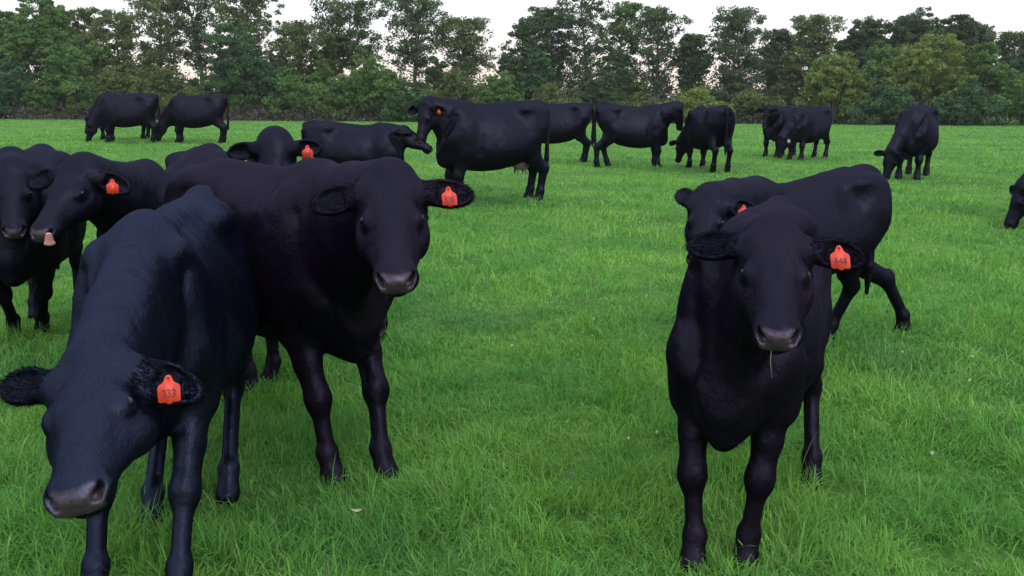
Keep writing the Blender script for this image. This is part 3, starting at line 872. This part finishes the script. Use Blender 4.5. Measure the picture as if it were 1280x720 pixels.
TREES = []
def tree(name, px, top, half, Y, label, leaf='dark', kind='airy', seed=0, bot=148, group='trees along the far edge of the pasture', cat='tree', dens=1.0):
    """px/top/half/bot: where the crown reads in the photograph; Y: distance in metres"""
    rng = np.random.default_rng(1000 + seed + int(px * 7))
    base = P(px, 150, Y); x0 = base[0]
    gz = float(ground(x0, Y))
    if kind == 'airy': top += 6
    ztop = P(px, top, Y)[2]; zbot = max(P(px, bot, Y)[2], gz + 0.3)
    rx = half * (0.98 if kind == 'airy' else 1.0) * Y / FPX; Ht = ztop - gz
    root = bpy.data.objects.new(name, None); COL.objects.link(root); root.location = (x0, Y, gz)
    tag(root, label, cat, group)
    cz0 = zbot - gz; cz1 = Ht
    clumps = []; segs = []
    if kind == 'airy':
        # trunk with limbs, clumps of leaves at the twig ends
        lean = rng.normal(0, 0.05)
        npt = 9; tr = [np.array((lean * Ht * t * t + 0.15 * math.sin(3 * t + seed), 0.1 * math.sin(5 * t + seed), Ht * 0.93 * t)) for t in np.linspace(0, 1, npt)]
        r0 = 0.022 * Ht
        for i in range(npt - 1): segs.append((tr[i], tr[i + 1], r0 * (1 - i / npt) + 0.02, r0 * (1 - (i + 1) / npt) + 0.02))
        nl = int(46 * dens)
        for k in range(nl):
            t = cz0 / Ht + (0.97 - cz0 / Ht) * (k + rng.random()) / nl
            t = max(t, 0.12)
            a = k * 2.4 + rng.normal(0, 0.4)
            p = np.array([np.interp(t * Ht, [q[2] for q in tr], [q[j] for q in tr]) for j in range(3)])
            u = (t * Ht - cz0) / max(cz1 - cz0, 0.1)
            prof = (max(math.sin(math.pi * (0.12 + 0.80 * min(max(u, 0.0), 1))), 0.0) ** 0.7) * (0.42 + 0.72 * rng.random()) * (1 + 0.25 * math.sin(5 * u + seed * 1.9 + a))
            ln = rx * max(prof, 0.12)
            q = p + np.array((math.cos(a) * ln, math.sin(a) * ln, ln * (0.25 + 0.5 * rng.random())))
            segs.append((p, q, 0.035 * (1 - t) * 3 + 0.02, 0.012))
            for j in range(int(3 + 4 * rng.random())):
                f_ = 0.45 + 0.6 * rng.random()
                c = p + (q - p) * f_ + rng.normal(0, 0.16 * rx + 0.12, 3)
                c[2] = min(c[2], Ht - 0.05)
                clumps.append((c, (0.30 + 0.32 * rng.random()) * (0.5 + rx * 0.22)))
        per = 62; ls = 0.105
    elif kind == 'bush':
        h = (cz1 - cz0) / 2; cz = (cz0 + cz1) / 2
        ns = int(7 + 3 * dens)
        for q in range(ns):
            # uneven lobes that make up the crown; one of them reaches the top
            ox = rx * (rng.random() * 1.5 - 0.75); uu = 1 - (abs(ox) / rx) ** 1.6
            sr = rx * (0.30 + 0.24 * rng.random())
            top_ = cz0 + 0.35 * h + (cz1 - cz0 - 0.35 * h) * (uu * (0.55 + 0.45 * rng.random()))
            if q == 0: ox = 0.1 * rx * rng.normal(); top_ = cz1; sr = rx * 0.5
            szz = min(sr * (0.8 + 0.5 * rng.random()), (top_ - cz0) * 0.5 + 0.2)
            oc = np.array((ox, rx * (rng.random() * 0.9 - 0.45), top_ - szz))
            n = int(17 * dens * max(sr / 1.2, 0.6) + 6)
            for k in range(n):
                d = rng.normal(size=3); d /= np.linalg.norm(d)
                rr_ = 0.68 + 0.34 * rng.random() if rng.random() < 0.85 else 0.4
                c = oc + d * np.array((sr, sr, szz)) * rr_
                clumps.append((c, (0.22 + 0.30 * rng.random()) * (0.45 + sr * 0.28)))
            if oc[2] > 1.0: segs.append((np.array((0, 0, 0.3 * cz0 + 0.2)), oc, 0.07, 0.025))
        for k in range(int(20 * dens)):      # skirts down to the ground and stray shoots
            c = np.array((rx * (rng.random() * 1.9 - 0.95), rx * 0.6 * rng.normal() * 0.6, cz0 + (cz - cz0) * rng.random()))
            clumps.append((c, 0.35 + 0.45 * rng.random()))
        segs.append((np.array((0, 0, 0)), np.array((0, 0, cz)), 0.02 * Ht + 0.03, 0.05))
        per = 90; ls = 0.105
    CC = []; var = []
    for c, r in clumps:
        m_ = int(per * (0.5 + 0.9 * rng.random()) * (1 if kind == 'airy' else min(2.2, (r / 0.55) ** 1.5 + 0.25)))
        d = rng.normal(size=(m_, 3)); d /= np.linalg.norm(d, axis=1)[:, None]
        rad = r * rng.random(m_) ** (0.45)
        pts = c + d * rad[:, None] * np.array((1.15, 1.0, 0.72))
        CC.append(pts); v0 = rng.random()
        var.append(np.clip(v0 * 0.75 + 0.25 * rng.random(m_) + rng.normal(0, 0.08, m_), 0, 1))
    CC = np.concatenate(CC); var = np.concatenate(var)
    k_ = CC[:, 2] > 0.05; CC = CC[k_]; var = var[k_]
    V, F, S_, vv = leaf_cards(CC, rng, ls * (Y / 90.0) ** 0.5, var)
    me = np_mesh('crown', V, F, S_); attr_f(me, 'leafvar', vv)
    link('crown', me, ML[leaf], root, smooth=False)
    V, F, S_ = tubes(segs)
    me = np_mesh('trunk', V, F, S_); link('trunk', me, M_BARK, root)
    TREES.append(root)
    return root

# tall trees, back row, left to right: (px, crown top, half width, distance, leaf, kind, crown bottom, label)
back = [
 (8, 12, 34, 92, 'dark', 'airy', 110, 'dark ragged tree cut by the left edge of the photo'),
 (66, -14, 52, 90, 'mid', 'bush', 110, 'tall dense green tree near the left edge, the tallest leafy mass there'),
 (112, 8, 26, 96, 'olive', 'airy', 110, 'thin tree with a bare-looking top between the dense left tree and the gap'),
 (158, 14, 34, 92, 'olive', 'airy', 112, 'airy olive tree with sky showing through, above the leftmost grazing cow'),
 (206, -18, 38, 95, 'olive', 'airy', 100, 'tall airy tree with drooping sprays, above the gap between far left cows'),
 (258, -26, 34, 97, 'dark', 'airy', 90, 'very tall thin-leaved tree cut by the top edge, left of the round dark bush'),
 (308, -22, 40, 95, 'olive', 'airy', 70, 'tall lacy tree rising straight behind the big round dark bush'),
 (376, 24, 32, 92, 'olive', 'airy', 110, 'lower rounded tree with brownish leaves, right of the big round bush'),
 (442, -2, 44, 94, 'dark', 'airy', 90, 'broad dark tree touching the top edge, above the bright green bush'),
 (412, 40, 24, 93, 'olive', 'airy', 105, 'small olive tree tucked against the left side of the broad dark tree'),
 (520, -4, 46, 93, 'dark', 'airy', 95, 'dark tree of separate ragged lobes with sky gaps, left of the pale pointed tree'),
 (588, 20, 36, 93, 'olive', 'airy', 100, 'pale pointed tree with thin leaves and sky to its right'),
 (655, 18, 26, 93, 'dark', 'airy', 115, 'narrow dark tree at the left side of the central tall clump'),
 (690, 6, 28, 95, 'dark', 'airy', 110, 'slim dark tree in the central clump, above the rump of the half hidden cow'),
 (732, -10, 40, 93, 'dark', 'airy', 125, 'tallest tree of the central clump, its twin tops cut by the top edge'),
 (768, 0, 28, 95, 'mid', 'airy', 120, 'leafy tree on the right flank of the tallest central tree'),
 (822, 6, 36, 92, 'dark', 'airy', 122, 'pointed dark tree standing alone between two sky gaps'),
 (860, 40, 20, 92, 'dark', 'airy', 110, 'short ragged tree just left of the bright sky gap'),
 (922, 8, 38, 91, 'dark', 'airy', 118, 'dense oval dark tree just right of the bright sky gap'),
 (968, 34, 30, 93, 'dark', 'airy', 120, 'lower dark tree joined to the right of the dense oval one'),
 (1018, 16, 30, 94, 'olive', 'airy', 95, 'brownish open tree where the big rounded wood begins'),
 (1075, 20, 42, 96, 'dark', 'bush', 110, 'dark crown forming the left shoulder of the big rounded wood'),
 (1125, 10, 52, 97, 'dark', 'bush', 110, 'highest dark crown at the middle of the big rounded wood'),
 (1185, 17, 46, 96, 'dark', 'bush', 110, 'dark crown forming the right shoulder of the big rounded wood'),
 (1214, 28, 16, 95, 'olive', 'airy', 90, 'thin open top standing at the right end of the rounded wood'),
 (1262, 37, 36, 93, 'dark', 'airy', 110, 'dark tree at the right edge of the photo'),
 (1300, 30, 36, 93, 'mid', 'bush', 120, 'leafy tree crossing the right edge of the photo'),
]
for i, (px, tp, hf, Y, lf, kd, bt, lb) in enumerate(back):
    tree('broadleaf_tree', px, tp, hf, Y, lb, lf, kd, seed=i, bot=bt, dens=2.2 if kd == 'bush' else 1.0)
front = [
 (132, 52, 26, 89, 'mid', 'bush', 148, 'mid-height green tree filling the gap right of the tall dense left tree'),
 (186, 62, 24, 90, 'olive', 'bush', 148, 'mid-height olive tree behind the second leftmost airy tree'),
 (345, 58, 24, 90, 'olive', 'bush', 148, 'mid-height tree on the right shoulder of the big round dark bush'),
 (405, 74, 24, 89, 'mid', 'bush', 148, 'mid-height green tree left of the bright green broad bush'),
 (545, 72, 24, 90, 'dark', 'bush', 148, 'mid-height dark tree under the gap between the lobed and the pale pointed tree'),
 (640, 66, 24, 90, 'dark', 'bush', 148, 'mid-height dark tree left of the central tall clump'),
 (784, 78, 24, 90, 'dark', 'bush', 148, 'mid-height dark tree between the two tallest pointed trees'),
 (908, 80, 26, 89, 'dark', 'bush', 148, 'mid-height dark tree at the foot of the dense oval one'),
 (988, 58, 28, 90, 'olive', 'bush', 148, 'mid-height brownish tree left of the yellow-green round one'),
 (20, 70, 44, 86, 'teal', 'bush', 148, 'low bluish dark bush in the bottom left corner of the tree line'),
 (92, 55, 46, 87, 'mid', 'bush', 148, 'green bush below the tall dense left tree'),
 (165, 76, 40, 86, 'olive', 'bush', 148, 'olive bush directly behind the leftmost grazing cow'),
 (215, 84, 34, 85, 'olive', 'bush', 148, 'yellowish olive bush behind the gap of the far left cows'),
 (300, 30, 66, 88, 'teal', 'bush', 148, 'big round dark green bush behind the second far left cow'),
 (372, 84, 34, 86, 'mid', 'bush', 148, 'low green bush right of the big round dark one'),
 (454, 58, 54, 86, 'mid', 'bush', 148, 'bright green broad bush behind the small calf in profile'),
 (512, 100, 34, 85, 'teal', 'bush', 148, 'low bluish bush behind the muzzle of the big cow'),
 (572, 84, 34, 86, 'olive', 'bush', 148, 'light olive bush above the head of the big cow'),
 (622, 88, 32, 86, 'mid', 'bush', 148, 'green rounded bush above the back of the big cow'),
 (690, 104, 36, 85, 'olive', 'bush', 148, 'low olive bush above the half hidden cow'),
 (672, 60, 26, 89, 'teal', 'bush', 148, 'dark bush round the pale bare stem of the central clump'),
 (745, 84, 40, 88, 'dark', 'bush', 148, 'dark bush at the foot of the tallest central tree'),
 (868, 108, 44, 84, 'light', 'bush', 148, 'yellow-green low mound below the bright sky gap'),
 (800, 116, 30, 86, 'olive', 'bush', 148, 'low olive bush behind the broadside cow'),
 (935, 112, 36, 86, 'olive', 'bush', 148, 'low olive hedge bush left of the cow pair'),
 (1040, 63, 42, 85, 'light', 'bush', 150, 'yellow-green round tree in front of the rounded wood'),
 (1092, 48, 40, 88, 'mid', 'bush', 140, 'mid green tree between the yellow-green one and the broad pale one'),
 (1150, 42, 60, 86, 'light', 'bush', 150, 'broad light green tree behind the lone grazing cow'),
 (1218, 50, 36, 87, 'mid', 'bush', 150, 'green tree on the right slope of the rounded wood'),
 (1100, 100, 40, 83, 'teal', 'bush', 154, 'dark low bush left of the lone grazing cow'),
 (1205, 96, 44, 83, 'teal', 'bush', 154, 'dark low bush right of the lone grazing cow'),
 (1262, 88, 36, 84, 'mid', 'bush', 154, 'green low bush at the right end of the tree line'),
]
for i, (px, tp, hf, Y, lf, kd, bt, lb) in enumerate(front):
    tree('bushy_tree', px, tp, hf, Y, lb, lf, kd, seed=50 + i, dens=1.5, bot=bt, group='bushy trees in front of the tall ones')

def undergrowth():
    """tangled scrub along the foot of the trees, too dense to count"""
    rng = np.random.default_rng(5)
    cs = []; vs = []
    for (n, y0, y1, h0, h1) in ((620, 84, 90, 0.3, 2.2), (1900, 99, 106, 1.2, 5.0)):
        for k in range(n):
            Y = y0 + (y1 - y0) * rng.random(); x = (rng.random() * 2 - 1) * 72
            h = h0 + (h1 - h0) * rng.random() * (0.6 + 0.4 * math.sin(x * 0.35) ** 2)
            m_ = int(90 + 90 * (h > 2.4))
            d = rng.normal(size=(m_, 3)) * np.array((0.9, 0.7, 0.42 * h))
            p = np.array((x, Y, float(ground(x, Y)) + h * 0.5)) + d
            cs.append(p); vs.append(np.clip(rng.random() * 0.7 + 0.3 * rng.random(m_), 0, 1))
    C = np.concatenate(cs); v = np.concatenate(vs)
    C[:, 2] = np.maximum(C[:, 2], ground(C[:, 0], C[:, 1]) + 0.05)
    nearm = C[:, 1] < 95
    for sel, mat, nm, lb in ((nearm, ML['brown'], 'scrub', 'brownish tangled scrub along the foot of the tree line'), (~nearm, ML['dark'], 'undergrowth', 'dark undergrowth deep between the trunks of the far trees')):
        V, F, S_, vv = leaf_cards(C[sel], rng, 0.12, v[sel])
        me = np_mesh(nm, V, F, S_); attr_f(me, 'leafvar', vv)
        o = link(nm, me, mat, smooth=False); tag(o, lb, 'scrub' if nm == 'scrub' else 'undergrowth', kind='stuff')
undergrowth()

# ------------------------------------------------------------------ the herd
def xy(px, Y):
    p = P(px, 300, Y); return (p[0], p[1])

# ---- foreground calves
calfA, _ = cow('black calf hanging its head low, orange tag 333 in its ear', (-1.20, 3.05), -82, 1.09, 0.012, 0.0055,
    head_world=(P(114, 446, 1.83), (80, 606)), roll=14, tagtxt='333', tagear=1, ears=((18, 12), (-6, -42)), hair=90000, mat=M_COAT_SKY_SHEEN,
    feet={'fl': G(225, 752), 'fr': G(122, 752), 'hl': G(287, 622), 'hr': G(190, 655)}, category='calf', group='calves close to the camera', bulk=0.92, neckw=0.9, tap=0.38, hipw=0.75, th=0.03, headL=0.345, headw=1.26, tag_size=0.74)
calfB, hpB = cow('large black calf facing the camera squarely with orange tag 335 in its ear', (-1.03, 3.80), -46, 1.22, 0.012, 0.0055,
    head_world=(P(487, 220, 2.72), (495, 338)), roll=2, tagtxt='335', tagear=1, ears=((-6, -8), (8, -18)), hair=80000, bulk=1.05, headL=0.34, headw=1.14, tag_size=0.76, mat=M_COAT_WARM,
    feet={'fl': G(477, 594), 'fr': G(412, 596)}, category='calf', group='calves close to the camera')
calfC, hpC = cow('black calf facing the camera, orange tag 644, grass stalk in its mouth', (0.87, 3.08), -113, 1.10, 0.012, 0.0055,
    head_world=(P(968, 287, 2.32), (975, 407)), roll=0, tagtxt='644', tagear=1, ears=((-4, -5), (0, -22)), hair=80000, mat=M_COAT_WARM,
    feet={'fl': G(932, 700), 'fr': G(868, 705), 'hl': G(1014, 606)}, bulk=0.84, chest=0.9, headL=0.338, headw=1.17, tag_size=0.80, neckw=0.75, tap=0.44, hipw=0.8, category='calf', group='calves close to the camera')
calfD, _ = cow('black calf standing behind calf 644, body turned left, one hind leg stretched out', (1.64, 5.05), 212, 1.10, 0.014, 0.007,
    headL=0.35, headw=1.1, head_world=(P(887, 242, 4.1), (872, 320)), roll=0, tagtxt='', tagear=1, tag_size=0.8, ears=((0, -6), (4, -62)), hair=20000,
    drop=0.08, bulk=0.94, lt=1.12, feet={'hr': G(1130, 412), 'hl': G(1035, 425)}, category='calf', group='calves close to the camera')
calfE, _ = cow('black calf at far left edge looking at the camera, no tag showing', (-2.95, 5.35), -72, 1.17, 0.014, 0.007,
    head_world=(P(14, 208, 4.65), (16, 284)), ears=((0, 0), (0, 0)), hair=25000, headL=0.35, headw=1.08, feet={'fl': G(54, 413), 'fr': G(20, 418)},
    category='calf', group='calves close to the camera')
calfF, _ = cow('black calf near the left edge licking its nose with a pink tongue', (-2.05, 5.35), -92, 1.19, 0.014, 0.007,
    head_world=(P(98, 204, 4.2), (42, 284)), tagtxt='', tagear=1, tag_size=0.85, ears=((20, -10), (0, 0)), tongue=True, drop=0.13, neckup=-0.04, headw=1.16, headL=0.36, hair=30000,
    category='calf', group='calves close to the camera')
calfH, _ = cow('black calf peering over the back of the calf tagged 335, ears spread wide', (-1.22, 5.05), -118, 1.12, 0.014, 0.007,
    head_world=(P(342, 172, 4.45), (338, 262)), tagtxt='63', tagear=1, tag_size=0.85, headL=0.35, headw=1.08, ears=((0, -16), (0, -4)), hair=15000,
    category='calf', group='calves close to the camera')
# ---- middle distance
calfI, _ = cow('small black calf in profile touching noses with the big cow', xy(450, 12.2), 2, 1.15, 0.018, 0.010,
    headL=0.40, drop=0.05, poll=(0.58, 0, 0.91), pitch=33, ears=((10, -60), (10, -60)), category='calf', group='calves close to the camera')
cowJ, _ = cow('big black cow in the middle with pale udder, muzzle against the small calf', xy(612, 12.7), 204, 1.43, 0.020, 0.010,
    poll=(0.67, 0.0, 0.97), pitch=66, yaw=38, tagtxt='', tag_size=0.8, tagear=1, ears=((5, 0), (5, 0)), udder=True, belly=0.09, drop=0.03, lt=1.28, headL=0.39, bulk=1.1)
cowK, _ = cow('black cow half hidden behind the big cow, rump and tail to the right', xy(692, 21.2), 182, 1.40, 0.022, 0.014,
    poll=(0.80, 0, 0.42), pitch=75, belly=0.09, drop=0.03, lt=1.28, headL=0.39)
cowL, _ = cow('black cow standing broadside facing right, neck behind the cow seen from the rear', xy(788, 19.8), 4, 1.37, 0.022, 0.014,
    poll=(0.76, 0, 0.98), pitch=80, yaw=20, belly=0.09, drop=0.03, lt=1.28, headL=0.39, feet={'hr': (-0.62, -0.12), 'hl': (-0.40, 0.12)})
cowM, _ = cow('black cow seen from the rear with its tail hanging straight down', xy(878, 19.3), 103, 1.38, 0.022, 0.014,
    poll=(0.80, 0.1, 0.45), pitch=70, belly=0.09, drop=0.03, lt=1.28, headL=0.39, bulk=1.15)
cowO, _ = cow('black cow facing forward just behind the grazing cow right of centre', xy(966, 24.6), 232, 1.38, 0.022, 0.014,
    poll=(0.74, 0, 0.95), pitch=72, belly=0.09, drop=0.03, lt=1.28, headL=0.39, bulk=1.1, ears=((0, 0), (0, 0)))
cowP, _ = cow('black grazing cow right of centre with a small white tag, muzzle in the grass', xy(1000, 23.2), 222, 1.38, 0.022, 0.014,
    poll=(0.72, -0.12, 0.44), pitch=78, tagtxt='', tagcol=M_TAGW, tag_size=1.3, belly=0.09, drop=0.03, lt=1.28, headL=0.39, bulk=1.12)
cowQ, _ = cow('lone black cow grazing in the open grass at far right', xy(1132, 17.2), 238, 1.39, 0.020, 0.013,
    poll=(0.74, -0.18, 0.40), pitch=78, yaw=-30, belly=0.10, drop=0.03, lt=1.28, headL=0.39, bulk=1.12)
cowR, _ = cow('black cow cut by the right edge, only its grazing head showing', (6.98, 10.35), 180, 1.35, 0.020, 0.010,
    poll=(0.76, 0, 0.42), pitch=72, belly=0.09, drop=0.03, lt=1.28, headL=0.39)
cowS, _ = cow('black cow grazing far left, head down and tail toward the other pair', xy(172, 25.6), 186, 1.38, 0.024, 0.015,
    poll=(0.76, 0, 0.40), pitch=70, belly=0.09, drop=0.03, lt=1.28, headL=0.39, bulk=1.1)
cowS2, _ = cow('black cow mostly hidden behind the leftmost grazing cow, only back showing', xy(164, 27.6), 178, 1.42, 0.024, 0.015,
    poll=(0.72, 0, 0.5), pitch=70, belly=0.09, drop=0.03, lt=1.28, headL=0.39, tail_swing=0.02)
cowT, _ = cow('black cow grazing far left beside the other, rump and tail on the right', xy(256, 25.8), 184, 1.38, 0.024, 0.015,
    poll=(0.76, 0, 0.42), pitch=70, belly=0.09, drop=0.03, lt=1.28, headL=0.39, bulk=1.08)
for c in bpy.data.objects:
    if c.get('group') == 'cattle': c['group'] = 'cows scattered over the pasture'

# ------------------------------------------------------------------ small things
def grass_stalk():
    p0 = hpC(0.955, -0.03, -0.225); pts = [p0 + np.array((0.0, 0.035, 0.004)), p0 + np.array((-0.004, -0.014, -0.002)), p0 + np.array((-0.006, -0.020, -0.035)), p0 + np.array((-0.003, -0.022, -0.058)), p0 + np.array((0.001, -0.02, -0.075))]
    V, F, S_ = tubes([(pts[i], pts[i + 1], 0.0011 - 0.0002 * i, 0.0009 - 0.0002 * i) for i in range(4)], 5)
    o0 = pts[1]
    me = np_mesh('grass_stalk', V - o0, F, S_)
    o = link('grass_stalk', me, mat_simple('dry_stalk', (0.26, 0.25, 0.17), 0.6)); o.location = o0
    tag(o, 'pale thin grass stalk hanging from the mouth of the calf tagged 644', 'grass stalk')
grass_stalk()

def clover_flowers():
    rng = np.random.default_rng(3)
    mt = mat_simple('clover_white', (0.62, 0.60, 0.55), 0.8)
    sp = [(1162, 598), (1209, 500), (785, 580), (742, 416), (740, 441), (640, 455), (808, 388), (1213, 470), (1126, 462), (820, 567), (560, 372), (700, 352)]
    for i, (px, py) in enumerate(sp):
        g = G(px, py)
        n = 60; C = rng.normal(size=(n, 3)); C /= np.linalg.norm(C, axis=1)[:, None]
        r = 0.0065 + 0.003 * rng.random()
        V = []; 
        for d in C:
            a = unit(np.cross(d, (0.2, 0.5, 0.9))); b = np.cross(d, a); bs = d * r * 0.45
            V += [bs + a * r * 0.22, bs + b * r * 0.22, d * r * (0.9 + 0.3 * rng.random()), bs - a * r * 0.22, bs - b * r * 0.22, d * r * (0.9 + 0.3 * rng.random())]
        V = np.array(V) + np.array((0, 0, 0.095 + 0.02 * rng.random()))
        sv, sf, ss = tubes([((0, 0, 0), (0.004, 0.002, 0.05), 0.0012, 0.001), ((0.004, 0.002, 0.05), (0, 0, 0.097), 0.001, 0.001)], 4)
        me = np_mesh('clover_flower', V, np.arange(len(V)), np.full(len(V) // 3, 3))
        o = bpy.data.objects.new('clover_flower', None); COL.objects.link(o); o.location = g
        tag(o, 'tiny round white clover flower head standing in the green grass', 'flower', 'white clover flowers dotted in the grass')
        link('flower_head', me, mt, o, smooth=False)
        link('stem', np_mesh('stem', sv, sf, ss), mat_simple('clover_stem', (0.08, 0.2, 0.05)), o)
clover_flowers()

def dead_leaf():
    g = G(446, 668)
    xs = np.linspace(-1, 1, 9); V = []; F = []
    for i, x in enumerate(xs):
        w_ = 0.011 * math.sqrt(max(0, 1 - x * x)) * 0.6 + 0.0008
        for s in (-1, 0, 1): V.append((x * 0.019, s * w_, 0.004 * abs(s) + 0.006 * x * x))
    for i in range(8):
        for k in range(2): a = i * 3 + k; F.append((a, a + 1, a + 4, a + 3))
    me = np_mesh('dead_leaf', np.array(V), np.array(F).ravel(), np.full(len(F), 4))
    o = link('dead_leaf', me, mat_simple('leaf_litter', (0.42, 0.38, 0.27), 0.8)); o.location = g + np.array((0, 0, 0.085)); o.rotation_euler = (0.2, 0.15, 0.4)
    m = o.modifiers.new('thick', 'SOLIDIFY'); m.thickness = 0.001
    tag(o, 'small pale dead leaf caught on the grass below the calf tagged 335', 'leaf')
dead_leaf()

# ------------------------------------------------------------------ evening air
def haze():
    import bmesh
    bm = bmesh.new(); bmesh.ops.create_cube(bm, size=1.0)
    for v in bm.verts: v.co = Vector((v.co.x * 420, 60 + v.co.y * 260, -1.6 + (v.co.z + 0.5) * 24))
    me = bpy.data.meshes.new('haze'); bm.to_mesh(me); bm.free()
    t = NT('haze_air'); v = t.n('ShaderNodeVolumePrincipled')
    v.inputs['Color'].default_value = (0.86, 0.90, 1.0, 1); v.inputs['Density'].default_value = 0.00022; v.inputs['Anisotropy'].default_value = 0.2
    t.l(v.outputs[0], t.out.inputs['Volume'])
    o = link('haze', me, t.m, smooth=False); tag(o, 'thin bluish evening haze over the pasture and trees', 'haze', kind='stuff')
haze()
